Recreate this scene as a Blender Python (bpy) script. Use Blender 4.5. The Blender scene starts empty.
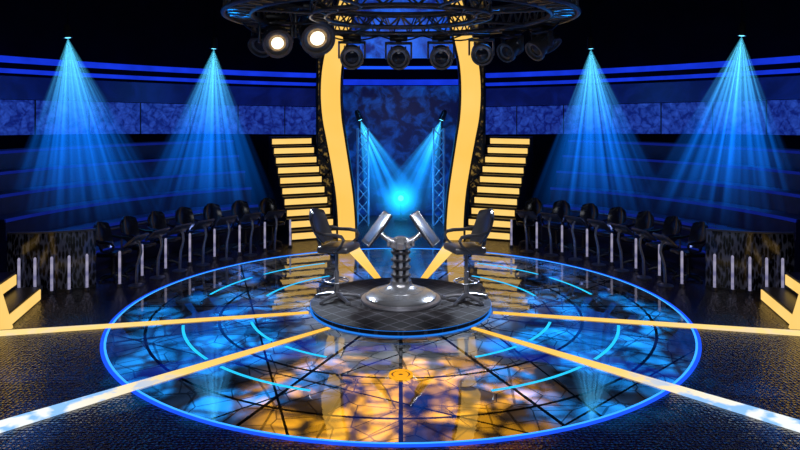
import bpy, bmesh, math, random
from mathutils import Vector, Matrix, Euler
random.seed(7)
R = math.radians
sc = bpy.context.scene
C = sc.collection
try:
    sc.view_settings.view_transform = 'Standard'
except Exception:
    pass

# ------------------------------------------------------------------ materials
def newmat(name):
    m = bpy.data.materials.new(name); m.use_nodes = True
    nt = m.node_tree; nt.nodes.clear()
    return m, nt, nt.nodes, nt.links

def mathn(N, L):
    def M(op, a, b_=None, clamp=False):
        n = N.new('ShaderNodeMath'); n.operation = op; n.use_clamp = clamp
        for i, v in enumerate((a, b_)):
            if v is None: continue
            if isinstance(v, (int, float)): n.inputs[i].default_value = v
            else: L.new(v, n.inputs[i])
        return n.outputs[0]
    return M

def pbr(name, col, rough=0.5, metal=0.0, col2=None, scale=6.0, spec=0.5):
    m, nt, N, L = newmat(name)
    out = N.new('ShaderNodeOutputMaterial'); b = N.new('ShaderNodeBsdfPrincipled')
    L.new(b.outputs[0], out.inputs[0])
    tc = N.new('ShaderNodeTexCoord'); no = N.new('ShaderNodeTexNoise'); no.inputs['Scale'].default_value = scale
    no.inputs['Detail'].default_value = 3
    L.new(tc.outputs['Object'], no.inputs['Vector'])
    cr = N.new('ShaderNodeValToRGB')
    c2 = col2 or tuple(c*0.75 for c in col)
    cr.color_ramp.elements[0].color = (*c2, 1); cr.color_ramp.elements[1].color = (*col, 1)
    cr.color_ramp.elements[0].position = .35; cr.color_ramp.elements[1].position = .65
    L.new(no.outputs[0], cr.inputs[0]); L.new(cr.outputs[0], b.inputs['Base Color'])
    b.inputs['Roughness'].default_value = rough; b.inputs['Metallic'].default_value = metal
    b.inputs['Specular IOR Level'].default_value = spec
    return m

def glow(name, col, st, col2=None, scale=4.0, lo=.3, hi=.7):
    m, nt, N, L = newmat(name)
    out = N.new('ShaderNodeOutputMaterial'); e = N.new('ShaderNodeEmission')
    e.inputs['Strength'].default_value = st
    L.new(e.outputs[0], out.inputs[0])
    tc = N.new('ShaderNodeTexCoord'); no = N.new('ShaderNodeTexNoise'); no.inputs['Scale'].default_value = scale
    L.new(tc.outputs['Object'], no.inputs['Vector'])
    cr = N.new('ShaderNodeValToRGB'); c2 = col2 or tuple(c*.9 for c in col)
    cr.color_ramp.elements[0].color = (*c2, 1); cr.color_ramp.elements[1].color = (*col, 1)
    cr.color_ramp.elements[0].position = lo; cr.color_ramp.elements[1].position = hi
    L.new(no.outputs[0], cr.inputs[0]); L.new(cr.outputs[0], e.inputs['Color'])
    return m

def ledpanel(name, c_lo, c_hi, st, scale, base=(.01,.012,.05), distort=1.5, lo=.42, hi=.7, cells=0.0, camt=1.2):
    m, nt, N, L = newmat(name)
    out = N.new('ShaderNodeOutputMaterial'); b = N.new('ShaderNodeBsdfPrincipled')
    L.new(b.outputs[0], out.inputs[0])
    tc = N.new('ShaderNodeTexCoord'); no = N.new('ShaderNodeTexNoise')
    no.inputs['Scale'].default_value = scale; no.inputs['Detail'].default_value = 7; no.inputs['Distortion'].default_value = distort
    no.inputs['Roughness'].default_value = .65
    L.new(tc.outputs['Object'], no.inputs['Vector'])
    val = no.outputs[0]
    M = mathn(N, L)
    if cells:
        vo = N.new('ShaderNodeTexVoronoi'); vo.feature = 'DISTANCE_TO_EDGE'; vo.inputs['Scale'].default_value = cells
        L.new(tc.outputs['Object'], vo.inputs['Vector'])
        val = M('SUBTRACT', val, M('MULTIPLY', M('SUBTRACT', .12, vo.outputs['Distance'], True), camt))
    cr = N.new('ShaderNodeValToRGB')
    cr.color_ramp.elements[0].color = (*c_lo, 1); cr.color_ramp.elements[1].color = (*c_hi, 1)
    cr.color_ramp.elements[0].position = lo; cr.color_ramp.elements[1].position = hi
    L.new(val, cr.inputs[0])
    b.inputs['Base Color'].default_value = (*base, 1); b.inputs['Roughness'].default_value = .3
    L.new(cr.outputs[0], b.inputs['Emission Color']); b.inputs['Emission Strength'].default_value = st
    return m

def m_floor():
    m, nt, N, L = newmat('floor_plates')
    out = N.new('ShaderNodeOutputMaterial'); b = N.new('ShaderNodeBsdfPrincipled'); L.new(b.outputs[0], out.inputs[0])
    tc = N.new('ShaderNodeTexCoord')
    br = N.new('ShaderNodeTexBrick'); br.offset = 0.5
    br.inputs['Scale'].default_value = 8.0; br.inputs['Mortar Size'].default_value = .04
    br.inputs['Color1'].default_value = (.030,.020,.016,1); br.inputs['Color2'].default_value = (.055,.034,.024,1); br.inputs['Mortar'].default_value = (.002,.002,.003,1)
    L.new(tc.outputs['Object'], br.inputs['Vector']); L.new(br.outputs['Color'], b.inputs['Base Color'])
    vo = N.new('ShaderNodeTexVoronoi'); vo.inputs['Scale'].default_value = 22; vo.inputs['Randomness'].default_value = .5
    L.new(tc.outputs['Object'], vo.inputs['Vector'])
    M = mathn(N, L)
    hh = M('ADD', M('MULTIPLY', vo.outputs['Distance'], .9), M('MULTIPLY', br.outputs['Fac'], -1.0))
    bp = N.new('ShaderNodeBump'); bp.inputs['Strength'].default_value = .5; bp.inputs['Distance'].default_value = .02
    L.new(hh, bp.inputs['Height']); L.new(bp.outputs[0], b.inputs['Normal'])
    b.inputs['Roughness'].default_value = .14
    return m

def m_stage():
    m, nt, N, L = newmat('stage_glass')
    out = N.new('ShaderNodeOutputMaterial'); b = N.new('ShaderNodeBsdfPrincipled'); L.new(b.outputs[0], out.inputs[0])
    M = mathn(N, L)
    tc = N.new('ShaderNodeTexCoord'); sp = N.new('ShaderNodeSeparateXYZ'); L.new(tc.outputs['Object'], sp.inputs[0])
    x, y = sp.outputs[0], sp.outputs[1]
    def edges(scale, w, off):
        mp = N.new('ShaderNodeMapping'); mp.inputs['Location'].default_value = (off, off*.6, 0)
        L.new(tc.outputs['Object'], mp.inputs[0])
        v2 = N.new('ShaderNodeTexVoronoi'); v2.inputs['Scale'].default_value = scale; v2.voronoi_dimensions = '2D'; v2.feature = 'DISTANCE_TO_EDGE'
        L.new(mp.outputs[0], v2.inputs['Vector'])
        mr = N.new('ShaderNodeMapRange'); mr.inputs[1].default_value = w*.5; mr.inputs[2].default_value = w
        L.new(v2.outputs['Distance'], mr.inputs[0]); return mr.outputs[0]
    web = M('MULTIPLY', edges(1.1, .022, 2.3), edges(2.6, .030, 7.1))
    web = M('ADD', M('MULTIPLY', web, .62), .38)
    mask = web
    for th, per, off, wd in ((62,2.7,.61,.014),(133,2.5,.08,.014),(17,3.1,.22,.014)):
        q = M('ADD', M('MULTIPLY', x, math.cos(R(th))/per), M('MULTIPLY', y, math.sin(R(th))/per))
        f = M('SUBTRACT', M('FRACT', M('ADD', q, off)), .5)
        mask = M('MULTIPLY', mask, M('GREATER_THAN', M('MULTIPLY', M('ABSOLUTE', f), per), wd))
    r = M('SQRT', M('ADD', M('MULTIPLY', x, x), M('MULTIPLY', y, y)))
    a = M('ARCTAN2', y, x); k = 16
    fr = M('SUBTRACT', M('FRACT', M('ADD', M('MULTIPLY', a, k/(2*math.pi)), .5)), .5)
    mask = M('MULTIPLY', mask, M('GREATER_THAN', M('MULTIPLY', M('ABSOLUTE', fr), M('MULTIPLY', r, 2*math.pi/k)), .022))
    for rad, wd in ((2.75,.022),(3.75,.020)):
        mask = M('MULTIPLY', mask, M('GREATER_THAN', M('ABSOLUTE', M('SUBTRACT', r, rad)), wd))
    no = N.new('ShaderNodeTexNoise'); no.inputs['Scale'].default_value = 1.6; no.inputs['Detail'].default_value = 2
    L.new(tc.outputs['Object'], no.inputs['Vector'])
    mr = N.new('ShaderNodeMapRange'); mr.inputs[1].default_value = .40; mr.inputs[2].default_value = .60; mr.inputs[3].default_value = .08; mr.inputs[4].default_value = .26
    L.new(no.outputs[0], mr.inputs[0])
    alb = M('ADD', M('MULTIPLY', mr.outputs[0], mask), .004)
    cb = N.new('ShaderNodeCombineColor')
    for i in range(3): L.new(alb, cb.inputs[i])
    L.new(cb.outputs[0], b.inputs['Base Color'])
    n2 = N.new('ShaderNodeTexNoise'); n2.inputs['Scale'].default_value = 7; n2.inputs['Detail'].default_value = 2
    L.new(tc.outputs['Object'], n2.inputs['Vector'])
    bp = N.new('ShaderNodeBump'); bp.inputs['Strength'].default_value = .02; bp.inputs['Distance'].default_value = .02
    L.new(n2.outputs[0], bp.inputs['Height']); L.new(bp.outputs[0], b.inputs['Normal'])
    b.inputs['Roughness'].default_value = .02
    b.inputs['IOR'].default_value = 2.4
    return m

def m_tiles():
    m, nt, N, L = newmat('podium_tiles')
    out = N.new('ShaderNodeOutputMaterial'); b = N.new('ShaderNodeBsdfPrincipled'); L.new(b.outputs[0], out.inputs[0])
    tc = N.new('ShaderNodeTexCoord'); mp = N.new('ShaderNodeMapping'); mp.inputs['Rotation'].default_value = (0,0,R(45))
    L.new(tc.outputs['Object'], mp.inputs[0])
    br = N.new('ShaderNodeTexBrick'); br.offset = 0; br.inputs['Scale'].default_value = 4.2
    br.inputs['Brick Width'].default_value = 1.0; br.inputs['Row Height'].default_value = 1.0; br.inputs['Mortar Size'].default_value = .045
    br.inputs['Color1'].default_value = (.014,.014,.016,1); br.inputs['Color2'].default_value = (.020,.019,.022,1); br.inputs['Mortar'].default_value = (.060,.060,.072,1)
    L.new(mp.outputs[0], br.inputs['Vector']); L.new(br.outputs['Color'], b.inputs['Base Color'])
    b.inputs['Roughness'].default_value = .7; b.inputs['Specular IOR Level'].default_value = .1
    return m

def m_perf(name, sc_, hi, rough=.12):
    m, nt, N, L = newmat(name)
    out = N.new('ShaderNodeOutputMaterial'); b = N.new('ShaderNodeBsdfPrincipled'); L.new(b.outputs[0], out.inputs[0])
    tc = N.new('ShaderNodeTexCoord'); mp = N.new('ShaderNodeMapping'); mp.inputs['Scale'].default_value = (1,1,.28)
    L.new(tc.outputs['Object'], mp.inputs[0])
    vo = N.new('ShaderNodeTexVoronoi'); vo.inputs['Scale'].default_value = sc_; vo.inputs['Randomness'].default_value = .9
    L.new(mp.outputs[0], vo.inputs['Vector'])
    cr = N.new('ShaderNodeValToRGB'); cr.color_ramp.elements[0].color = (.002,.002,.004,1); cr.color_ramp.elements[1].color = (*hi,1)
    cr.color_ramp.elements[0].position = .44; cr.color_ramp.elements[1].position = .70
    L.new(vo.outputs['Distance'], cr.inputs[0]); L.new(cr.outputs[0], b.inputs['Base Color'])
    b.inputs['Roughness'].default_value = rough; b.inputs['Metallic'].default_value = .2
    return m

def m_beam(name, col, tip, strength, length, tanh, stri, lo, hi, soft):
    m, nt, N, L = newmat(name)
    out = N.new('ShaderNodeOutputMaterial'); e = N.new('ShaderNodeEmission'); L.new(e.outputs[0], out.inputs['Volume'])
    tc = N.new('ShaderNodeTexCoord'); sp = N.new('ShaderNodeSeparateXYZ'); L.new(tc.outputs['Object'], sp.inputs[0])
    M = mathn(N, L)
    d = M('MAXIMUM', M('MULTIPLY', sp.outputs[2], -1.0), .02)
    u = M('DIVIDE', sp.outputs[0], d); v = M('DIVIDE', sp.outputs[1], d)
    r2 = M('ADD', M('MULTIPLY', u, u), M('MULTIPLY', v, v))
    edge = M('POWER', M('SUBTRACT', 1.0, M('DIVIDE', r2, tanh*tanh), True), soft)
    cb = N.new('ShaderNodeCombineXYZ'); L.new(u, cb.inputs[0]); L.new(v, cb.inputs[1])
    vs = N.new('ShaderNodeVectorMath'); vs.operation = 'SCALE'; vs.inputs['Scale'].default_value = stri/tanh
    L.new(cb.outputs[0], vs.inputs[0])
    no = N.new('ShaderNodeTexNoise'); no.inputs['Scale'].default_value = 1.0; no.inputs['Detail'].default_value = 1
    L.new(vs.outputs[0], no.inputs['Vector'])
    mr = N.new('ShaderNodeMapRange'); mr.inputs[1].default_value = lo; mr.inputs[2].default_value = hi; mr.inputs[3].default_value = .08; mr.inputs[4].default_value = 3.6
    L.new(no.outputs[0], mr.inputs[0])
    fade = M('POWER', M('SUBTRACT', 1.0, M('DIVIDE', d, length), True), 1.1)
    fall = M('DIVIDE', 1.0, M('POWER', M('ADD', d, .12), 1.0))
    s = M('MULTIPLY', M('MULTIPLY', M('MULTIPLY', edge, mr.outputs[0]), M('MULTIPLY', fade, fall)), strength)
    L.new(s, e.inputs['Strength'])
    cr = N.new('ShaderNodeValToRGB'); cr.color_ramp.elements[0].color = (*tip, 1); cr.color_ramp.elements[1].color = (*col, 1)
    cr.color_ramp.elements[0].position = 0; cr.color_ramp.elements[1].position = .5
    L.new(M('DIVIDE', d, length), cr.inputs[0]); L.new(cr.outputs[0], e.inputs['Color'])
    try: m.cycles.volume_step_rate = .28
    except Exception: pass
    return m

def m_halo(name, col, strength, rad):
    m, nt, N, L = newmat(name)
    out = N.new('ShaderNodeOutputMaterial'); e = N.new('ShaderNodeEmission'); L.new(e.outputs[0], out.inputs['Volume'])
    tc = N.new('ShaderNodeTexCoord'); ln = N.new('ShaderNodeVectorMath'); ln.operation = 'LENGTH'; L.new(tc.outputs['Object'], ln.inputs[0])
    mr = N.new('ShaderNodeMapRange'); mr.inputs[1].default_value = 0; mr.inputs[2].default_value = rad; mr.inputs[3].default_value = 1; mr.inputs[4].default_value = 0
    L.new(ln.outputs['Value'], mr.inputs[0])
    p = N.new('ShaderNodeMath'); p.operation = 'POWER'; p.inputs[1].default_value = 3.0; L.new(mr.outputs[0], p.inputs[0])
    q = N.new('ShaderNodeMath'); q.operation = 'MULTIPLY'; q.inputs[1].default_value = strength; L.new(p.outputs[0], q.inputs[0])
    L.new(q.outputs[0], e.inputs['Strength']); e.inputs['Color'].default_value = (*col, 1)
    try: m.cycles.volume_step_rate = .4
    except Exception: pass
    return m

def m_strip(name, end, blue):
    m, nt, N, L = newmat(name)
    out = N.new('ShaderNodeOutputMaterial'); e = N.new('ShaderNodeEmission'); L.new(e.outputs[0], out.inputs[0])
    tc = N.new('ShaderNodeTexCoord'); sp = N.new('ShaderNodeSeparateXYZ'); L.new(tc.outputs['Object'], sp.inputs[0])
    mr = N.new('ShaderNodeMapRange'); mr.inputs[1].default_value = 1.4; mr.inputs[2].default_value = 5.2
    L.new(sp.outputs[0], mr.inputs[0])
    cr = N.new('ShaderNodeValToRGB'); cr.color_ramp.elements[0].color = (1,.52,.06,1); cr.color_ramp.elements[1].color = (*end,1)
    e2 = cr.color_ramp.elements.new(.58); e2.color = (1,.66,.18,1)
    L.new(mr.outputs[0], cr.inputs[0])
    M = mathn(N, L)
    no = N.new('ShaderNodeTexNoise'); no.inputs['Scale'].default_value = 4.5; no.inputs['Detail'].default_value = 3
    L.new(tc.outputs['Object'], no.inputs['Vector'])
    m2 = N.new('ShaderNodeMapRange'); m2.inputs[1].default_value = .46; m2.inputs[2].default_value = .58; L.new(no.outputs[0], m2.inputs[0])
    m3 = N.new('ShaderNodeMapRange'); m3.inputs[1].default_value = 3.4; m3.inputs[2].default_value = 4.6; m3.inputs[4].default_value = blue; L.new(sp.outputs[0], m3.inputs[0])
    mx = N.new('ShaderNodeMix'); mx.data_type = 'RGBA'; L.new(M('MULTIPLY', m2.outputs[0], m3.outputs[0]), mx.inputs[0])
    L.new(cr.outputs[0], mx.inputs[6]); mx.inputs[7].default_value = (.16,.48,1,1)
    L.new(mx.outputs[2], e.inputs['Color']); e.inputs['Strength'].default_value = 1.12
    return m

MT = dict(
 floor=m_floor(), stage=m_stage(), tiles=m_tiles(), perf=m_perf('rain_textured_metal', 26, (.11,.12,.17)),
 strip=m_strip('near_strip_light', (.88,.94,.95), .85), strip2=m_strip('side_strip_light', (1,.72,.28), .15),
 colperf=ledpanel('gold_speckled_emissive', (.003,.003,.004), (.42,.25,.05), 1.0, 7.0, base=(.01,.01,.01), distort=.4, lo=.52, hi=.76),  # speckles glow by emission, in place of light reaching the dark towers
 wall=pbr('wall_navy', (.0015,.002,.008), .9, 0, (.001,.0012,.005), 2, .1),
 ceil=pbr('ceiling_black', (.002,.002,.003), .9, spec=.1),
 black=pbr('black_metal', (.014,.014,.017), .35, .2),
 rod=pbr('rod_black', (.002,.002,.002), .9, spec=.05),
 leather=pbr('black_leather', (.030,.030,.036), .28, 0, (.022,.022,.027), 30, .8),
 leather2=pbr('darkened_black_leather', (.010,.010,.013), .22, 0, (.007,.007,.009), 30),  # contestant leather darkened in colour so the chairs read as silhouettes
 chrome=pbr('polished_grey_metal', (.16,.165,.18), .26, .7, (.13,.135,.15), 3),
 bright=pbr('bright_chrome', (.34,.35,.39), .25, .8, (.28,.29,.32), 3),
 steel=pbr('dark_steel', (.10,.10,.12), .28, .5),
 legmetal=pbr('stool_metal', (.17,.175,.20), .28, .6),
 silver=pbr('brushed_silver', (.26,.28,.32), .3, .6, (.20,.21,.24), 20),
 truss=pbr('truss_aluminium', (.14,.14,.155), .32, .5),
 lattice=pbr('lattice_aluminium', (.36,.46,.62), .4, .3),
 tier=pbr('tier_carpet', (.006,.010,.050), .45, 0, (.004,.006,.030), 8),
 tieredge=glow('tier_edge_blue', (.004,.011,.17), 1.0),
 yellow=glow('yellow_light_panel', (1,.62,.15), 1.05, (1,.56,.10), .8),
 yellowb=glow('yellow_riser_light', (1,.66,.20), 1.05, (1,.60,.15), 1.5),
 ringblue=glow('ring_deep_blue', (.012,.09,1.0), 1.2),
 ringlite=glow('ring_light_blue', (.04,.34,1.0), 1.6),
 rimblue=glow('podium_rim_blue', (.02,.22,.85), 1.0),
 cyan=glow('arc_cyan', (.02,.55,1.0), 1.3),
 neon=glow('neon_blue', (.008,.04,.80), 1.0, (.005,.025,.5), 2),
 frieze=ledpanel('frieze_veined_blue', (.002,.007,.13), (.024,.080,.52), 1.0, 6.0, distort=.5, lo=.36, hi=.76, cells=4.2, camt=.9),
 frieze2=ledpanel('frieze_plain_blue', (.0006,.003,.05), (.0015,.008,.12), 1.0, 1.0),
 back=ledpanel('backdrop_blue', (.0004,.002,.035), (.003,.055,.36), 1.0, 2.4, distort=.7, lo=.44, hi=.68, cells=1.5, camt=.6),
 topblue=ledpanel('top_panel_blue', (.001,.012,.18), (.010,.12,.80), 1.0, 1.2, distort=.8, lo=.40, hi=.60),
 lens_off=pbr('dark_lens', (.05,.055,.075), .06, .2),
 lens_cool=glow('lens_cool_cyan', (.16,.70,1.0), 2.4),
 lens_back=glow('lens_back_cyan', (.10,.60,1.0), 1.5),
 lens_warm=glow('lens_warm_white', (1,.90,.70), 2.2, (1,.75,.45), 9),
 lens_ring=glow('lens_amber_ring', (.55,.36,.18), .8, (.20,.12,.06), 14),
 tube=glow('tube_pale_lavender', (.62,.58,.74), .70, (.16,.16,.36), 5),
 screen=pbr('screen_glass', (.02,.03,.06), .08),
 screenpale=ledpanel('screen_dim_blue', (.006,.022,.07), (.04,.11,.27), 1.0, 3.5, base=(.010,.014,.022), distort=0),
 gold=glow('gold_uplight', (1,.42,.02), 1.1),
 golddark=pbr('gold_dark_rim', (.10,.05,.01), .3, .5),
)
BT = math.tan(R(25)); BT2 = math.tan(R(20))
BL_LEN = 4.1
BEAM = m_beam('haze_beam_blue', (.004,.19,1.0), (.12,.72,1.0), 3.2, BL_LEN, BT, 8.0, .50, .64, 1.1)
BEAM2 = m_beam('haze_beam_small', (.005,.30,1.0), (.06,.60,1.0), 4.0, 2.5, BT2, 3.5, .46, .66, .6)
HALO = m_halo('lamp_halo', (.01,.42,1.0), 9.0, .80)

# ------------------------------------------------------------------ mesh builder
class MB:
    def __init__(s): s.v = []; s.f = []
    def add(s, vs, fs, mtx=None):
        o = len(s.v)
        for p in vs:
            p = Vector(p)
            s.v.append(mtx @ p if mtx else p)
        s.f += [tuple(i+o for i in q) for q in fs]
        return s
    def bm(s, b, mtx=None):
        b.verts.ensure_lookup_table(); b.verts.index_update()
        s.add([v.co.copy() for v in b.verts], [[v.index for v in f.verts] for f in b.faces], mtx); b.free(); return s
    def box(s, c, d, bev=0.0, rot=None, seg=2, mtx=None):
        b = bmesh.new(); bmesh.ops.create_cube(b, size=1)
        for v in b.verts: v.co = Vector((v.co.x*d[0], v.co.y*d[1], v.co.z*d[2]))
        if bev > 0: bmesh.ops.bevel(b, geom=b.edges[:], offset=bev, segments=seg, profile=.5, affect='EDGES')
        m = Matrix.Translation(c)
        if rot: m = m @ Euler(rot).to_matrix().to_4x4()
        return s.bm(b, (mtx @ m) if mtx else m)
    def tube(s, path, r, n=8, closed=False, mtx=None):
        P = [Vector(p) for p in path]; K = len(P); vs = []; fs = []
        up = None
        for i, p in enumerate(P):
            if closed: t = (P[(i+1) % K]-P[i-1])
            else: t = P[min(i+1, K-1)]-P[max(i-1, 0)]
            t.normalize()
            if up is None:
                up = Vector((0,0,1)) if abs(t.z) < .9 else Vector((1,0,0))
            a = t.cross(up).normalized(); up = a.cross(t).normalized()
            rr = r[i] if isinstance(r, (list, tuple)) else r
            for k in range(n):
                w = 2*math.pi*k/n; vs.append(p+a*rr*math.cos(w)+up*rr*math.sin(w))
        for i in range(K if closed else K-1):
            j = (i+1) % K
            for k in range(n):
                l = (k+1) % n; fs.append((i*n+k, i*n+l, j*n+l, j*n+k))
        if not closed:
            fs.append(tuple(range(n))[::-1]); fs.append(tuple((K-1)*n+k for k in range(n)))
        return s.add(vs, fs, mtx)
    def lathe(s, prof, n=40, mtx=None):
        vs = []; fs = []; K = len(prof)
        for r_, z in prof:
            for k in range(n):
                w = 2*math.pi*k/n; vs.append((r_*math.cos(w), r_*math.sin(w), z))
        for i in range(K-1):
            for k in range(n):
                l = (k+1) % n; fs.append((i*n+k, i*n+l, (i+1)*n+l, (i+1)*n+k))
        if prof[0][0] > 1e-6: fs.append(tuple(range(n))[::-1])
        if prof[-1][0] > 1e-6: fs.append(tuple((K-1)*n+k for k in range(n)))
        return s.add(vs, fs, mtx)
    def sector(s, a0, a1, n, prof, sx=1, sy=1, zf=None, closed=False):
        vs = []; fs = []; K = len(prof)
        cnt = n if closed else n+1
        for i in range(cnt):
            a = R(a0+(a1-a0)*i/n)
            for r_, z in prof:
                vs.append((r_*math.cos(a)*sx, r_*math.sin(a)*sy, z+(zf(a) if zf else 0)))
        for i in range(n):
            j = (i+1) % cnt
            for k in range(K):
                l = (k+1) % K; fs.append((i*K+k, j*K+k, j*K+l, i*K+l))
        if not closed:
            fs.append(tuple(range(K))); fs.append(tuple((cnt-1)*K+k for k in range(K))[::-1])
        return s.add(vs, fs)
    def wall(s, pts, th, z0, z1):
        vs = []; fs = []; n = len(pts)
        for i, p in enumerate(pts):
            a = Vector(pts[max(i-1,0)]); b = Vector(pts[min(i+1,n-1)]); t = (b-a).normalized(); nn = Vector((-t.y, t.x))*th/2
            p = Vector(p)
            for q in (p-nn, p+nn):
                vs.append((q.x,q.y,z0)); vs.append((q.x,q.y,z1))
        for i in range(n-1):
            a = i*4; b = a+4
            fs += [(a,b,b+1,a+1),(a+2,a+3,b+3,b+2),(a+1,b+1,b+3,a+3),(a,a+2,b+2,b)]
        fs += [(0,1,3,2),((n-1)*4,(n-1)*4+2,(n-1)*4+3,(n-1)*4+1)]
        return s.add(vs, fs)
    def build(s, name, mat, parent=None, loc=None, rot=None, ang=35):
        me = bpy.data.meshes.new(name); me.from_pydata([tuple(v) for v in s.v], [], s.f)
        b = bmesh.new(); b.from_mesh(me); bmesh.ops.recalc_face_normals(b, faces=b.faces[:]); b.to_mesh(me); b.free()
        me.polygons.foreach_set('use_smooth', [True]*len(me.polygons))
        try: me.set_sharp_from_angle(angle=R(ang))
        except Exception: pass
        me.materials.append(mat); me.update()
        o = bpy.data.objects.new(name, me); C.objects.link(o)
        if parent: o.parent = parent
        if loc: o.location = loc
        if rot: o.rotation_euler = rot
        return o

def rect(r0, r1, z0, z1): return [(r0,z0),(r1,z0),(r1,z1),(r0,z1)]
def tag(o, label, cat, group=None):
    o['label'] = label; o['category'] = cat
    if group: o['group'] = group
    return o
def thing(name, label, cat, loc=(0,0,0), rz=0, group=None):
    o = bpy.data.objects.new(name, None); C.objects.link(o); o.location = loc; o.rotation_euler = (0,0,rz); o.empty_display_size = .1
    return tag(o, label, cat, group)
def struct(o): o['kind'] = 'structure'; return o
def dup(root, loc, rz, label):
    def cp(o, par):
        c = o.copy(); C.objects.link(c)
        if par: c.parent = par
        for ch in [x for x in bpy.data.objects if x.parent == o]: cp(ch, c)
        return c
    r = cp(root, None); r.location = loc; r.rotation_euler = (0,0,rz); r['label'] = label
    return r
ORD = ['first','second','third','fourth','fifth','sixth','seventh','eighth','ninth','tenth','eleventh','twelfth','thirteenth','fourteenth']
SIDE = {-1: 'left', 1: 'right'}
def ang(s, a): return a if s < 0 else 180-a
def pol(s, a, r): a = R(ang(s, a)); return Vector((r*math.cos(a), r*math.sin(a), 0))

# ------------------------------------------------------------------ room
struct(MB().box((0,3,-.1), (40,40,.2)).build('floor', MT['floor']))
struct(MB().box((0,3,7.1), (40,40,.2)).build('ceiling', MT['ceil']))
lift = lambda a: .26*abs(math.cos(a))**1.5
SX, SY = 10.6, 9.6
struct(MB().sector(-8, 188, 80, [(1.0,0),(1.03,0),(1.03,7),(1.0,7)], SX, SY).build('wall_back', MT['wall']))
for s in (-1, 1):
    A = lambda a: ang(s, a)
    fz = tag(MB().sector(A(104), A(186), 40, rect(.965,.995,2.28,3.08), SX, SY, lift).build('wall_frieze', MT['frieze']),
        f'mottled blue lit frieze band running along the upper {SIDE[s]} wall', 'wall frieze', 'blue frieze bands')
    for i in range(10):
        a0 = 109+7.5*i
        MB().sector(A(a0), A(a0+.13), 1, rect(.962,.966,2.28,3.08), SX, SY, lift).build('seam', MT['black'], fz)
    tag(MB().sector(A(104), A(186), 40, rect(.97,.995,3.10,3.62), SX, SY, lift).build('wall_fascia', MT['frieze2']),
        f'plain dark blue fascia just above the mottled band on the {SIDE[s]} wall', 'wall fascia', 'blue fascias')
    tag(MB().sector(A(104), A(186), 40, rect(.955,.995,3.94,4.06), SX, SY, lift).build('neon_strip', MT['neon']),
        f'upper of two blue neon strips curving along the {SIDE[s]} wall', 'neon strip', 'blue neon strips')
    tag(MB().sector(A(104), A(186), 40, rect(.955,.995,3.70,3.78), SX, SY, lift).build('neon_strip', MT['neon']),
        f'lower, thinner of two blue neon strips curving along the {SIDE[s]} wall', 'neon strip', 'blue neon strips')
    t = thing('seating_stand', f'dark stepped seating stand with faint blue edges on the {SIDE[s]}', 'seating stand', (0,0,0), 0, 'seating stands')
    for i in range(6):
        r0 = 6.25+.5*i; z1 = .37*(i+1)
        r1 = r0+.5 if i < 5 else r0+.62
        tr = MB().sector(A(121), A(168), 28, rect(r0, r1, 0, z1)).build('tier', MT['tier'], t)
        MB().sector(A(121), A(168), 28, rect(r0-.015, r0+.03, z1-.05, z1+.005)).build('edge_light', MT['tieredge'], tr)

# central backdrop
tag(MB().sector(79.2, 100.8, 20, rect(8.75, 8.85, 0, 3.72)).build('backdrop', MT['back']),
    'cloudy deep blue lit backdrop behind the lattice posts, low between the yellow columns', 'backdrop')
tag(MB().sector(79.2, 100.8, 20, rect(8.75, 8.85, 4.52, 6.95)).build('backdrop', MT['topblue']),
    'bright blue upper backdrop seen through the ring truss between the yellow columns', 'backdrop')
tag(MB().sector(79.2, 100.8, 16, rect(8.68, 8.745, 3.74, 3.90)).build('neon_band', MT['neon']), 'blue neon band crossing the dark gap above the lower backdrop', 'neon strip')
tag(MB().sector(79.2, 100.8, 16, rect(8.68, 8.745, 4.20, 4.28)).build('neon_band', MT['ringblue']), 'thin bright blue line crossing the middle of the dark gap between the backdrops', 'neon strip')

# ------------------------------------------------------------------ stage
st = thing('stage_floor', 'large round glossy glass stage floor ringed with blue light', 'stage floor')
MB().lathe([(0,0),(4.235,0),(4.235,.006),(0,.006)], 96).build('glass_panel', MT['stage'], st)
MB().sector(0, 360, 128, rect(4.235,4.264,0,.010), closed=True).build('inner_ring_light', MT['ringlite'], st)
MB().sector(0, 360, 128, rect(4.264,4.308,0,.009), closed=True).build('outer_ring_light', MT['ringblue'], st)
for r_, a0, a1 in [(3.25,196,222),(3.25,228,252),(3.25,288,312),(3.25,318,344),(3.25,118,142),(3.25,147,168),(3.25,12,33),(3.25,38,62),
                   (2.3,199,221),(2.3,319,341),(2.3,125,165),(2.3,15,55),(2.3,229,246),(2.3,294,311)]:
    MB().sector(a0, a1, 24, rect(r_-.02, r_+.02, .006, .010)).build('arc_light', MT['cyan'], st)
def strip(a, r0, r1, w0, w1, label, mat='strip2'):
    vs = [(r0,-w0,0),(r1,-w1,0),(r1,w1,0),(r0,w0,0)]
    m = MB(); m.add([(x,y,.008) for x,y,_ in vs]+[(x,y,.018) for x,y,_ in vs], [(3,2,1,0),(4,5,6,7),(0,1,5,4),(1,2,6,5),(2,3,7,6),(3,0,4,7)])
    o = m.build('floor_light_strip', MT[mat], rot=(0,0,R(a)))
    tag(o, label, 'light strip', 'radiating floor light strips')
strip(192.7, 1.44, 8.0, .045, .15, 'yellow floor light strip running out from the round podium to the left edge, behind the other left one')
strip(-12.7, 1.44, 8.0, .045, .15, 'yellow floor light strip running out from the round podium to the right edge, behind the other right one')
strip(225, 1.44, 7.0, .035, .17, 'floor light strip slanting from the podium to the lower left corner', 'strip')
strip(-45, 1.44, 7.0, .035, .17, 'floor light strip slanting from the podium to the lower right corner', 'strip')
strip(104.0, 1.44, 5.0, .05, .18, 'short tapering yellow floor strip from the foot of the left arch to the podium')
strip(76.0, 1.44, 5.0, .05, .18, 'short tapering yellow floor strip from the foot of the right arch to the podium')
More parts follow.
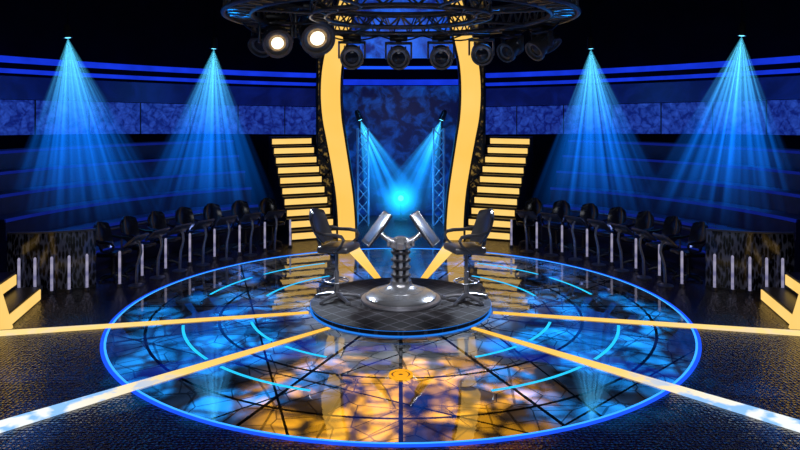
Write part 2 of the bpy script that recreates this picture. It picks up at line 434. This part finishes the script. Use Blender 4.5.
u = thing('floor_uplight', 'small round golden floor light set in the stage in front of the podium', 'floor light', (0,-2.67,.006))
MB().sector(0,360,32, rect(.115,.14,0,.02), closed=True).build('rim', MT['gold'], u)
MB().lathe([(0,0),(.115,0),(.115,.008),(0,.008)], 32).build('well', MT['golddark'], u)
MB().sector(0,360,32, rect(.03,.09,.008,.016), closed=True).build('lens_ring', MT['gold'], u)

# podium
PZ = .105
pd = thing('podium', 'low round dark tiled podium with blue glowing rim at the stage centre', 'podium')
MB().lathe([(0,.006),(1.38,.006),(1.38,.085),(1.405,.092),(1.405,PZ-.005),(1.397,PZ),(0,PZ)], 96).build('deck', MT['tiles'], pd)
MB().sector(0,360,96, rect(1.381,1.410,.008,.024), closed=True).build('rim_light', MT['rimblue'], pd)
MB().sector(0,360,96, rect(1.40,1.410,.090,.095), closed=True).build('edge_light', MT['rimblue'], pd)

# presenter console
cn = thing('presenter_console', 'grey metal pedestal console with two tilted monitors between the two high chairs', 'console', (0,0,PZ))
MB().lathe([(0,0),(.62,0),(.63,.02),(.62,.045),(.57,.06),(0,.06)], 56).build('base_ring', MT['steel'], cn)
MB().lathe([(.56,.06),(.555,.085),(.53,.105),(.48,.13),(.42,.15),(.35,.17),(.345,.18),(.28,.20),(.22,.225),(.18,.26),(.165,.30),(.165,.32),(0,.32)], 56).build('base_dome', MT['chrome'], cn)
MB().lathe([(.10,.31),(.10,.86),(.13,.88),(0,.88)], 28).build('column', MT['black'], cn)
for k in range(6):
    w = R(-90+60*k)
    MB().tube([(.110*math.cos(w), .110*math.sin(w), .31), (.110*math.cos(w), .110*math.sin(w), .82)], .032, 12).build('column_tube', MT['silver'], cn)
for z in (.38,.50,.62,.74):
    MB().lathe([(.138,z),(.156,z+.008),(.156,z+.035),(.138,z+.043)], 28).build('column_collar', MT['black'], cn)
hb = MB(); hb.lathe([(.12,.80),(.17,.83),(.17,.91),(.11,.98),(.05,1.01),(0,1.01)], 28); hb.box((0,0,.95), (.46,.10,.06), .015)
hb.box((0,-.02,.87),(.34,.22,.05),.02)
for s in (-1,1):
    hb.box((s*.11,-.17,.91),(.08,.05,.12),.02); hb.box((s*.19,-.06,.92),(.05,.16,.10),.015)
hb.build('hub', MT['bright'], cn)
for s in (-1, 1):
    m = Matrix.Translation((s*.37, -.03, 1.13)) @ Matrix.Rotation(-s*R(16), 4, 'Z') @ Matrix.Rotation(s*R(52), 4, 'Y')
    mo = MB().box((0,0,0), (.58,.43,.045), .012, mtx=m).build('monitor', MT['black'], cn)
    MB().box((0,0,.0225), (.48,.33,.006), .002, mtx=m).build('screen', MT['screenpale'], mo)
    MB().box((0,0,-.048), (.30,.22,.05), .02, mtx=m).build('rear_housing', MT['steel'], mo)
    ed = MB()
    for y in (-.218,.218): ed.box((0,y,.014), (.58,.008,.02), .002, mtx=m)
    for x in (-.293,.293): ed.box((x,0,.014), (.008,.44,.02), .002, mtx=m)
    ed.build('bezel_edge', MT['bright'], mo)
    MB().tube([(s*.08,-.05,.90),(s*.16,-.05,.95),(s*.24,-.04,.99),(s*.33,-.03,1.07)], [.05,.045,.04,.045], 12).build('monitor_arm', MT['bright'], cn)

# ------------------------------------------------------------------ chairs
def make_chair(name, label, cat, sh, group, high):
    t = thing(name, label, cat, (0,0,0), 0, group)
    bl = .34 if high else .28
    lt = MT['leather'] if high else MT['leather2']
    lm = MT['legmetal'] if high else MT['black']
    BH, BW = (.52, .245) if high else (.50, .24)
    for k in range(5):
        w = R(36+72*k); c_, s_ = math.cos(w), math.sin(w)
        m = MB().tube([(.03*c_,.03*s_,.085),(.18*c_,.18*s_,.07),(bl*c_,bl*s_,.035)], [.038,.030,.023], 8)
        m.lathe([(0,0),(.030,0),(.038,.012),(.032,.045),(0,.05)], 12, Matrix.Translation((bl*c_,bl*s_,0)))
        m.build('leg', lm, t)
    MB().lathe([(.05,.05),(.05,.11),(.038,.13),(.038,sh*.55),(.026,sh*.56),(.026,sh-.06),(.09,sh-.055),(.12,sh-.04),(0,sh-.04)], 16).build('gas_lift', lm, t)
    if high:
        m = MB(); rr = .19
        m.tube([(rr*math.cos(R(10*k)), rr*math.sin(R(10*k)), .30) for k in range(36)], .014, 8, True)
        for k in range(3): m.tube([(.03*math.cos(R(120*k)),.03*math.sin(R(120*k)),.34),(rr*math.cos(R(120*k)),rr*math.sin(R(120*k)),.30)], .011, 6)
        m.build('foot_ring', MT['bright'], t)
    sd = (.54,.50,.11) if high else (.52,.50,.10)
    MB().box((0.03,0,sh), sd, .045, (0,R(-3),0), 3).build('seat', lt, t)
    vs = []; fs = []; nu, nv = 11, 11; th = .06
    tilt = .20 if high else .16
    for side in (0,1):
        for j in range(nv):
            v = j/(nv-1)
            wd = BW*(1-.40*abs(2*v-1)**3)
            for i in range(nu):
                q = -1+2*i/(nu-1)
                x = -.22-tilt*v-.035*math.sin(v*math.pi)+.09*q*q-(th*(1-.5*abs(q)**3)*(1-.4*abs(2*v-1)**4) if side else 0)
                vs.append((x, q*wd, sh+.07+BH*v-.03*q*q*(v>.9)))
    n = nu*nv
    for j in range(nv-1):
        for i in range(nu-1):
            a = j*nu+i; fs.append((a,a+1,a+nu+1,a+nu)); fs.append((n+a,n+a+nu,n+a+nu+1,n+a+1))
    for i in range(nu-1):
        fs.append((i,n+i,n+i+1,i+1)); a = (nv-1)*nu+i; fs.append((a,a+1,n+a+1,n+a))
    for j in range(nv-1):
        a = j*nu; fs.append((a,a+nu,n+a+nu,n+a)); a = j*nu+nu-1; fs.append((a,n+a,n+a+nu,a+nu))
    MB().add(vs, fs).build('backrest', lt, t, ang=60)
    MB().tube([(-.05,0,sh-.05),(-.26,0,sh-.04),(-.31,0,sh+.05),(-.36,0,sh+.25)], [.025,.028,.028,.02], 8).build('back_support', MT['steel'], t)
    for y in (-1,1):
        MB().tube([(.04,y*.24,sh-.03),(.12,y*.28,sh+.02),(.21,y*.28,sh+.10),(.25,y*.28,sh+.18),(.21,y*.28,sh+.23),(.10,y*.28,sh+.245),(-.08,y*.28,sh+.24),(-.25,y*.25,sh+.27)], [.016,.018,.020,.025,.028,.029,.028,.02], 10).build('armrest', lt, t)
    return t
hc = make_chair('high_chair', 'black leather high swivel chair left of the grey console', 'chair', .82, 'high chairs on the podium', True)
hc.location = (-1.01,.05,PZ); hc.rotation_euler = (0,0,R(-20))
dup(hc, (1.03,.0,PZ), R(200), 'black leather high swivel chair right of the grey console')

proto = None; proto_c = None; proto_t = None
for s in (-1, 1):
    for k in range(7):
        a = 122.2+6.75*k
        lab = f'{ORD[k]} contestant chair counting out from the {SIDE[s]} yellow staircase'
        p = pol(s, a, 5.46); rz = math.atan2(-p.y, -p.x)
        if proto is None:
            proto = make_chair('contestant_chair', lab, 'chair', .52, 'black contestant chairs around the stage', False)
            proto.location = p; proto.rotation_euler = (0,0,rz); proto.scale = (.88,.88,.95)
        else: dup(proto, p, rz, lab)
        lab = f'{ORD[k]} slim contestant desk screen counting out from the {SIDE[s]} yellow staircase'
        p = pol(s, a+2.4, 4.80); rz = math.atan2(p.y, p.x)
        if proto_c is None:
            t = proto_c = thing('contestant_desk', lab, 'desk console', p, rz, 'contestant desk screens')
            MB().lathe([(0,0),(.14,0),(.14,.015),(.05,.035),(0,.035)], 24).build('foot', MT['steel'], t)
            MB().tube([(0,0,.03),(-.02,0,.36),(-.10,0,.60),(-.08,0,.72),(-.01,0,.79)], [.028,.026,.024,.024,.028], 10).build('post', MT['silver'], t)
            m = Matrix.Translation((.0,0,.80)) @ Matrix.Rotation(R(38), 4, 'Y')
            b = MB().box((0,0,0), (.30,.40,.045), .015, mtx=m).build('screen_case', MT['steel'], t)
            MB().box((0,0,.024), (.25,.35,.006), .002, mtx=m).build('screen', MT['screen'], b)
        else: dup(proto_c, p, rz, lab)
    t = thing('curved_rail', f'dark curved rail running behind the {SIDE[s]} row of contestant chairs', 'rail', (0,0,0), 0, 'curved rails')
    for nm, z, rr in (('top_rail',.76,.03),('lower_rail',.34,.018)):
        MB().tube([tuple(pol(s, 121+45*i/30, 6.12)+Vector((0,0,z))) for i in range(31)], rr, 8).build(nm, MT['steel'], t)
    for i in range(5):
        p = pol(s, 122.5+10.5*i, 6.12)
        MB().tube([(p.x,p.y,0),(p.x,p.y,.76)], .02, 8).build('rail_post', MT['steel'], t)
    pts = []
    for i in range(17):
        q = i/8-1
        pts.append((s*(5.95-.66*q), .93+.18*q-.10*(1-q*q)))
    cx_, cy_ = s*5.95, .90
    loc_pts = [(x-cx_, y-cy_) for x,y in pts]
    tubes = [pol(s, 119.2+6.75*k, 5.05) for k in range(8)] + [Vector((pts[i][0], pts[i][1]-.11, 0)) for i in (15,12,9,6,3)]
    for k, p in enumerate(tubes):
        lab = f'{ORD[k]} glowing pale light tube counting out from the {SIDE[s]} yellow staircase'
        if proto_t is None:
            t = proto_t = thing('light_tube', lab, 'light tube', p, 0, 'glowing tubes along the stands')
            MB().lathe([(0,0),(.045,0),(.045,.05),(0,.05)], 16).build('socket', MT['steel'], t)
            MB().lathe([(0,.05),(.022,.05),(.022,.60),(.013,.62),(0,.62)], 16).build('tube', MT['tube'], t)
        else: dup(proto_t, p, 0, lab)
    t = thing('side_screen', f'bowed glossy dark streaked screen beside the {SIDE[s]} aisle steps', 'screen', (cx_,cy_,0), 0, 'bowed side screens')
    MB().wall(loc_pts, .03, .04, 1.0).build('sheet', MT['perf'], t)
    MB().wall(loc_pts, .05, 1.0, 1.03).build('top_rail', MT['steel'], t)
    MB().wall(loc_pts, .05, 0, .04).build('bottom_rail', MT['black'], t)
    t = thing('side_steps', f'short aisle steps with yellow lit risers at the far {SIDE[s]} edge', 'steps', (s*5.70,-.30,0), R(-s*11.6), 'lit aisle steps')
    for k in range(3):
        b = MB().box((s*(.20+.36*k), 0, .11+.13*k), (.36,1.36,.22+.26*k)).build('step', MT['black'], t)
        MB().box((s*(.012+.36*k), 0, .26*k+.10), (.016,1.32,.16)).build('riser_light', MT['yellowb'], b)
    MB().add([(s*-.04,-.76,0),(s*.13,-.76,0),(s*.34,-.76,.80),(s*.18,-.76,.80),
              (s*-.04,-.69,0),(s*.13,-.69,0),(s*.34,-.69,.80),(s*.18,-.69,.80)],
             [(0,1,2,3),(7,6,5,4),(0,1,5,4),(1,2,6,5),(2,3,7,6),(3,0,4,7)]).build('end_light', MT['yellowb'], t)
    # main staircase
    t = thing('staircase', f'staircase with glowing yellow risers outside the {SIDE[s]} arch', 'staircase', (s*2.04,5.25,0), R(22)*-s, 'yellow lit staircases')
    RH = .232
    for k in range(10):
        z0 = RH*k
        b = MB().box((0,.13+.26*k,(z0+RH)/2), (1.14,.26,z0+RH)).build('step', MT['black'], t)
        MB().box((0,-.008+.26*k, z0+.110), (1.06,.016,.140)).build('riser_light', MT['yellowb'], b)
    # arch
    pts = [(-.95,6.95),(-1.10,6.2),(-1.24,5.63),(-1.48,4.70),(-1.61,4.1),(-1.65,3.5),(-1.62,2.9),(-1.53,2.35),(-1.42,1.7),(-1.33,1.1),(-1.28,.5),(-1.27,0.0)]
    wds = [.32,.34,.38,.43,.44,.45,.44,.42,.40,.39,.39,.40]
    def cr(P, t):
        i = min(int(t), len(P)-2); f = t-i
        g = lambda k: P[max(0,min(len(P)-1,k))]
        p0,p1,p2,p3 = g(i-1),g(i),g(i+1),g(i+2)
        q = lambda a,b,c,d: .5*((2*b)+(-a+c)*f+(2*a-5*b+4*c-d)*f*f+(-a+3*b-3*c+d)*f**3)
        return tuple(q(*z) for z in zip(p0,p1,p2,p3))
    P3 = [(x,z,w) for (x,z),w in zip(pts,wds)]
    S = [cr(P3, (len(P3)-1)*i/60) for i in range(61)]
    def ribbon(yf, yb, grow):
        vs=[]; fs=[]
        for x,z,w in S:
            h = w/2+grow
            for yy in (yf,yb):
                vs.append((-s*(x-h) , yy, z)); vs.append((-s*(x+h), yy, z))
        for i in range(60):
            a=i*4; b=a+4
            fs += [(a,a+1,b+1,b),(a+2,b+2,b+3,a+3),(a,b,b+2,a+2),(a+1,a+3,b+3,b+1)]
        fs += [(0,2,3,1),(240,241,243,242)]
        return MB().add(vs, fs)
    t = thing('arch_column', f'tall curved yellow glowing column, {SIDE[s]} of the pair framing the backdrop', 'column', (0,5.2,0), 0, 'curved yellow columns')
    ribbon(.02,.22,.05).build('frame', MT['black'], t)
    ribbon(0,.03,0).build('light_panel', MT['yellow'], t)
    def lattice(h, w, mat, name, label, loc, group, rr, infill=None):
        t = thing(name, label, 'truss', loc, 0, group)
        m = MB()
        cs = [(-w,-w),(w,-w),(w,w),(-w,w)]
        for x,y in cs: m.tube([(x,y,0),(x,y,h)], rr, 6)
        m.build('frame', mat, t)
        g = MB(); nb = int(h/(w*2.2))
        for q in range(4):
            x0_,y0_ = cs[q]; x1_,y1_ = cs[(q+1)%4]
            for i in range(nb):
                za, zb = h*i/nb, h*(i+1)/nb
                if i%2: g.tube([(x1_,y1_,za),(x0_,y0_,zb)], rr*.6, 5)
                else: g.tube([(x0_,y0_,za),(x1_,y1_,zb)], rr*.6, 5)
        g.build('lacing', mat, t)
        if infill: MB().box((0,0,h/2), (w*1.7,w*1.7,h)).build('patterned_core', infill, t)
        return t
    lattice(6.9, .21, MT['black'], 'lattice_tower', f'tall dark gold-speckled tower standing behind the {SIDE[s]} yellow column', (s*2.06,7.85,0), 'dark patterned towers', .03, MT['colperf'])
    lattice(2.55, .14, MT['lattice'], 'lattice_post', f'pale metal lattice post under the small lamp, {SIDE[s]} of the backdrop', (s*1.0,7.2,0), 'pale lattice posts', .026)

# ------------------------------------------------------------------ overhead truss
TZ = 4.54; TR = 2.50
tr = thing('ring_truss', 'dark round lighting truss of two rings hung above the podium', 'truss', (0,0,TZ))
def ring_truss(rad, w, h, nm, tb, dens):
    n = 72
    c = MB()
    for dr, dz in ((-w,0),(w,0),(-w*.8,h),(w*.8,h)):
        c.tube([((rad+dr)*math.cos(2*math.pi*k/n),(rad+dr)*math.sin(2*math.pi*k/n),dz) for k in range(n)], tb, 8, True)
    o = c.build(nm, MT['truss'], tr)
    g = MB(); nb = int(rad*dens)
    for k in range(nb):
        a = 2*math.pi*k/nb; b = 2*math.pi*(k+.5)/nb; d = 2*math.pi*(k+1)/nb
        P = lambda q, w_, z: ((rad+w_)*math.cos(q),(rad+w_)*math.sin(q),z)
        for w_ in (-w,w):
            g.tube([P(a,w_,0),P(b,w_*.8,h)], .015, 5); g.tube([P(b,w_*.8,h),P(d,w_,0)], .015, 5)
        g.tube([P(a,-w,0),P(b,w,0)], .015, 5); g.tube([P(b,w,0),P(d,-w,0)], .015, 5)
    g.build('lacing', MT['truss'], o)
ring_truss(TR, .20, .38, 'outer_ring', .036, 20); ring_truss(1.3, .12, .20, 'inner_ring', .026, 14)
for k in range(8):
    a = R(22.5+45*k)
    g = MB(); g.tube([(1.4*math.cos(a),1.4*math.sin(a),0),((TR-.2)*math.cos(a),(TR-.2)*math.sin(a),0)], .024, 8)
    g.tube([(1.3*math.cos(a),1.3*math.sin(a),.2),(TR*math.cos(a),TR*math.sin(a),.34)], .024, 8)
    g.build('spoke', MT['truss'], tr)
for a0, a1, rad in ((100,170,TR+.12),(10,75,TR+.12),(60,120,TR-.1)):
    P_ = []
    for i in range(25):
        f = i/24; a = R(a0+(a1-a0)*f); P_.append((rad*math.cos(a), rad*math.sin(a), -.03-.10*abs(math.sin(f*math.pi*3))))
    MB().tube(P_, .016, 6).build('power_cable', MT['black'], tr)
for k in range(8):
    a = R(22.5+45*k)
    MB().tube([(TR*math.cos(a),TR*math.sin(a),.32),(TR*math.cos(a),TR*math.sin(a),7-TZ)], .012, 6).build('hanging_cable', MT['rod'], tr)

def head_lamp(label, a, target, lit, scl=1.0, rad=TR, zo=-.045):
    p = Vector((rad*math.cos(R(a)), rad*math.sin(R(a)), TZ+zo))
    t = thing('stage_spotlight', label, 'spotlight', p, 0, 'moving spotlights on the ring truss')
    d = (Vector(target)-(p-Vector((0,0,.3)))); yaw = math.atan2(d.y, d.x); pitch = math.atan2(d.z, math.hypot(d.x,d.y))
    RZ = Matrix.Rotation(yaw, 4, 'Z') @ Matrix.Scale(scl, 4)
    MB().box((0,0,-.035),(.24,.30,.07),.015,mtx=RZ).lathe([(.05,-.10),(.05,0)],12,RZ).build('clamp_base', MT['black'], t)
    yk = MB(); yk.box((0,0,-.11),(.12,.46,.04),.01,mtx=RZ)
    for y in (-1,1):
        yk.box((0,y*.215,-.24),(.11,.03,.28),.012,mtx=RZ)
    yk.build('yoke', MT['truss'], t)
    H = RZ @ Matrix.Translation((0,0,-.32)) @ Matrix.Rotation(-pitch, 4, 'Y') @ Matrix.Rotation(R(90), 4, 'Y')
    LB = .34 if lit else .24
    hm = MB().lathe([(0,-LB),(.09,-LB),(.13,-LB+.05),(.155,-.09),(.155,-.07),(.17,-.06),(.17,-.03),(.16,-.02),(.165,.05),(.17,.16),(.195,.17),(.195,.24),(.16,.24),(.15,.17),(0,.17)], 28, H)
    for q in range(4):
        w = R(45+90*q); hm.box((.168*math.cos(w),.168*math.sin(w),-.04),(.03,.03,.20),.006,mtx=H)
    bd = hm.build('lamp_head', MT['truss'], t)
    MB().lathe([(.13,.186),(.15,.19),(.15,.175),(.13,.175)], 28, H).build('lens_rim', MT['silver'], bd)
    if lit:
        MB().lathe([(0,.21),(.05,.206),(.082,.198),(.084,.18),(0,.18)], 28, H).build('lens', MT['lens_warm'], bd)
        MB().lathe([(.085,.194),(.11,.188),(.13,.178),(.085,.176)], 28, H).build('lens_halo_ring', MT['lens_ring'], bd)
    else:
        MB().lathe([(0,.205),(.06,.20),(.11,.186),(.13,.176)], 28, H).build('lens', MT['lens_off'], bd)
for lab, a, tg, lit, scl, rad, zo in [
    ('lit warm white spotlight at the far left of the ring truss', 161, (.8,-8,.6), True, 1.25, 2.22, .14),
    ('lit warm white spotlight, right-hand and larger of the two glowing ones', 139, (1.6,-7,.7), True, 1.55, 2.04, .40),
    ('dark spotlight hanging by the left yellow column', 112, (-.2,-8,1.0), False, 1.15, TR, -.045),
    ('dark spotlight hanging at the middle of the truss back', 91, (0,-8,1.2), False, 1.15, TR, -.045),
    ('dark spotlight hanging just right of the truss middle', 72, (.6,-8,1.0), False, 1.15, TR, -.045),
    ('dark spotlight hanging in front of the right yellow column', 53, (1.0,-8,1.0), False, 1.05, TR, -.045),
    ('dark spotlight raised on the truss just outside the right yellow column', 37, (-2.5,-3,1.0), False, .95, TR, -.045),
    ('dark spotlight at the far right of the ring truss', 18, (-2.5,-2,0), False, .95, TR, -.045),
    ('dark spotlight tucked behind the two glowing ones on the left of the truss', 147, (-4,-3,0), False, 1.15, 2.92, .20),
    ('dark spotlight turned sideways, outside the left yellow column', 126, (3,-2,0), False, 1.1, 2.90, .20),
    ('dark spotlight turned sideways on the outer right of the truss', 29, (5,-1,0), False, 1.1, 2.90, .22)]:
    head_lamp(lab, a, tg, lit, scl, rad, zo)

# ------------------------------------------------------------------ beam lights
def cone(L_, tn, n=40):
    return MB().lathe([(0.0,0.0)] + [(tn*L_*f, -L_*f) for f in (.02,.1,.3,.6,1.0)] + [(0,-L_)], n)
def beam_lamp(label, loc, dirv, small):
    t = thing('beam_spotlight', label, 'spotlight', loc, 0, 'blue beam spotlights')
    rq = Vector(dirv).to_track_quat('-Z','Y').to_matrix().to_4x4()
    MB().lathe([(0,.26),(.05,.26),(.075,.2),(.085,.05),(.095,.0),(.095,-.02),(.08,-.02),(.078,.0),(0,.0)], 20, rq).build('lamp_body', MT['black'], t)
    MB().lathe([(0,-.03),(.05,-.02),(.076,-.002)], 20, rq).build('lens', MT['lens_cool'], t)
    if not small: MB().tube([(0,0,.2),(0,0,6.99-loc[2])], .008, 8).build('hanging_rod', MT['rod'], t)
    else: MB().box((0,0,-.14),(.05,.05,.2),.01).build('bracket', MT['black'], t)
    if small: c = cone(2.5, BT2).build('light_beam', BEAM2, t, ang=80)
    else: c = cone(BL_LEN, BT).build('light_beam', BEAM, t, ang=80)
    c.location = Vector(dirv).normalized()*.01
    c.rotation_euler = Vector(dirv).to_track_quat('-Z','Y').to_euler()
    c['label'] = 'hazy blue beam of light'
    return t
def P(px, py, Y): return ((px-400)*Y/669, Y-10.5, 3.17-(py-105)*Y/669)
BL = []
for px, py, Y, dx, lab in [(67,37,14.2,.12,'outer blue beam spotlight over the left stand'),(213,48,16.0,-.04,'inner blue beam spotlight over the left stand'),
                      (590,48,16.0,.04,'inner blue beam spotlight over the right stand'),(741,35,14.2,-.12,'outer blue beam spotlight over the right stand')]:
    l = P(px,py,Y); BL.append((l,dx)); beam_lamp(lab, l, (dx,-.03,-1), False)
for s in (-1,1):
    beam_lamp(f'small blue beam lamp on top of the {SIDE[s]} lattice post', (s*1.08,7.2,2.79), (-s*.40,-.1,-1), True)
b = thing('back_lamp', 'small bright cyan lamp glowing at the centre of the backdrop', 'lamp', (0,7.9,0))
zc = 3.17-(198-105)*18.4/669
MB().lathe([(0,0),(.18,0),(.18,.02),(.03,.04),(.025,zc-.12),(0,zc-.12)],20).build('stand', MT['black'], b)
HX = Matrix.Translation((0,0,zc)) @ Matrix.Rotation(R(90),4,'X')
MB().lathe([(0,-.15),(.08,-.14),(.12,0),(.10,.06),(.085,.06),(.08,.04),(0,.04)],24,HX).build('lamp_body', MT['black'], b)
MB().lathe([(0,.055),(.05,.052),(.08,.042)],24,HX).build('lens', MT['lens_back'], b)
MB().lathe([(.80*math.sin(R(15*k)), .80*math.cos(R(15*k))) for k in range(13)],24).build('halo', HALO, b, (0,-.25,zc))['label'] = 'soft cyan glow'

# ------------------------------------------------------------------ lamps
def spot(name, loc, tgt, e, col, size, blend=.4, gobo=None, rad=.05):
    l = bpy.data.lights.new(name, 'SPOT'); l.energy = e; l.color = col; l.spot_size = R(size); l.spot_blend = blend; l.shadow_soft_size = rad
    o = bpy.data.objects.new(name, l); C.objects.link(o); o.location = loc
    o.rotation_euler = (Vector(tgt)-Vector(loc)).to_track_quat('-Z','Y').to_euler()
    if gobo:
        scl, lo, hi, nsc, nlo, nhi = gobo
        l.use_nodes = True; nt = l.node_tree; N = nt.nodes; L = nt.links
        em = next(n for n in N if n.type == 'EMISSION')
        M = mathn(N, L)
        tc = N.new('ShaderNodeTexCoord')
        def mrange(src, a, b, lo_=.03):
            mr = N.new('ShaderNodeMapRange'); mr.inputs[1].default_value = a; mr.inputs[2].default_value = b; mr.inputs[3].default_value = lo_
            L.new(src, mr.inputs[0]); return mr.outputs[0]
        no = N.new('ShaderNodeTexNoise'); no.inputs['Scale'].default_value = scl*.6
        L.new(tc.outputs['Normal'], no.inputs['Vector'])
        ad = N.new('ShaderNodeVectorMath'); ad.operation = 'SCALE'; ad.inputs['Scale'].default_value = .05
        L.new(no.outputs['Color'], ad.inputs[0])
        a2 = N.new('ShaderNodeVectorMath'); a2.operation = 'ADD'; L.new(tc.outputs['Normal'], a2.inputs[0]); L.new(ad.outputs[0], a2.inputs[1])
        vo = N.new('ShaderNodeTexVoronoi'); vo.feature = 'DISTANCE_TO_EDGE'; vo.inputs['Scale'].default_value = scl
        L.new(a2.outputs[0], vo.inputs['Vector'])
        v = mrange(vo.outputs['Distance'], lo, hi)
        n3 = N.new('ShaderNodeTexNoise'); n3.inputs['Scale'].default_value = nsc; n3.inputs['Detail'].default_value = 1
        L.new(tc.outputs['Normal'], n3.inputs['Vector'])
        v = M('MULTIPLY', v, mrange(n3.outputs[0], nlo, nhi, .05))
        L.new(v, em.inputs['Strength'])
    return o
GB = (20, .06, .08, 13, .43, .50); GN = (16, .06, .08, 9, .42, .52)
spot('gold_gobo', (0,-3.0,6.6), (0,-3.1,0), 14000, (1,.42,.005), 32, .7, GB)
for s in (-1,1):
    spot('blue_gobo_side', (s*2.5,-.4,6.6), (s*2.7,-.5,0), 11500, (.004,.30,1), 28, .6, GN)
    spot('blue_gobo_front', (s*2.2,-2.4,6.6), (s*2.1,-2.5,0), 11500, (.004,.30,1), 28, .6, GN)
    spot('blue_gobo_back', (s*1.6,2.2,6.6), (s*1.9,2.1,0), 7000, (.01,.22,1), 30, .6, GN)
    spot('blue_gobo_outer', (s*4.6,-4.4,6.6), (s*4.8,-4.0,0), 14000, (.01,.16,1), 32, .9, (12, .05, .12, 6, .42, .6))
    spot('stand_wash', (s*3.0,0,6.4), (s*5.6,3.2,.5), 560, (.28,.40,1), 52, .8)  # added wash without a modelled fixture, brightens the dark contestant chairs
    spot('chair_key', (s*3.0,-5.5,6.0), (-s*.6,0,.8), 2100, (.95,.95,1), 20, .5, None, .3)
    spot('chair_rim', (s*3.6,3.4,4.2), (s*1.0,.1,.9), 3000, (.75,.85,1), 22, .5, None, .25)  # added back light for an edge highlight on the high chairs' leather
for l, dx in BL:
    spot('beam_light', (l[0],l[1],l[2]-.08), (l[0]+dx*4,l[1]-.2,0), 900, (.02,.25,1), 44, .7)
spot('console_top', (0,-4.5,6.6), (0,0,.6), 900, (1,.95,.9), 22, .5, None, .4)
spot('backdrop_glow', (0,4.5,5.5), (0,8.7,.6), 400, (.04,.3,1), 44, .8)
spot('backfloor_glow', (0,6.8,3.5), (0,6.9,0), 2600, (.04,.4,1), 60, .8)
al = bpy.data.lights.new('front_fill', 'AREA'); al.energy = 220; al.size = 4; al.color = (.88,.92,1)  # added soft fill near the camera, unseen, lifts chairs and truss
ao = bpy.data.objects.new('front_fill', al); C.objects.link(ao); ao.location = (0,-11,6.3)
ao.rotation_euler = (Vector((0,1,2.5))-Vector((0,-11,6.3))).to_track_quat('-Z','Y').to_euler()

w = bpy.data.worlds.new('dark_studio'); sc.world = w; w.use_nodes = True
bg = w.node_tree.nodes['Background']; bg.inputs[0].default_value = (.01,.015,.06,1); bg.inputs[1].default_value = .2

# ------------------------------------------------------------------ camera
cd = bpy.data.cameras.new('camera'); co = bpy.data.objects.new('camera', cd); C.objects.link(co)
cd.sensor_width = 36; cd.lens = 669/800*36; cd.shift_y = -.15; cd.shift_x = -.001
co.location = (0,-10.5,3.17); co.rotation_euler = (R(90),0,0)
sc.camera = co
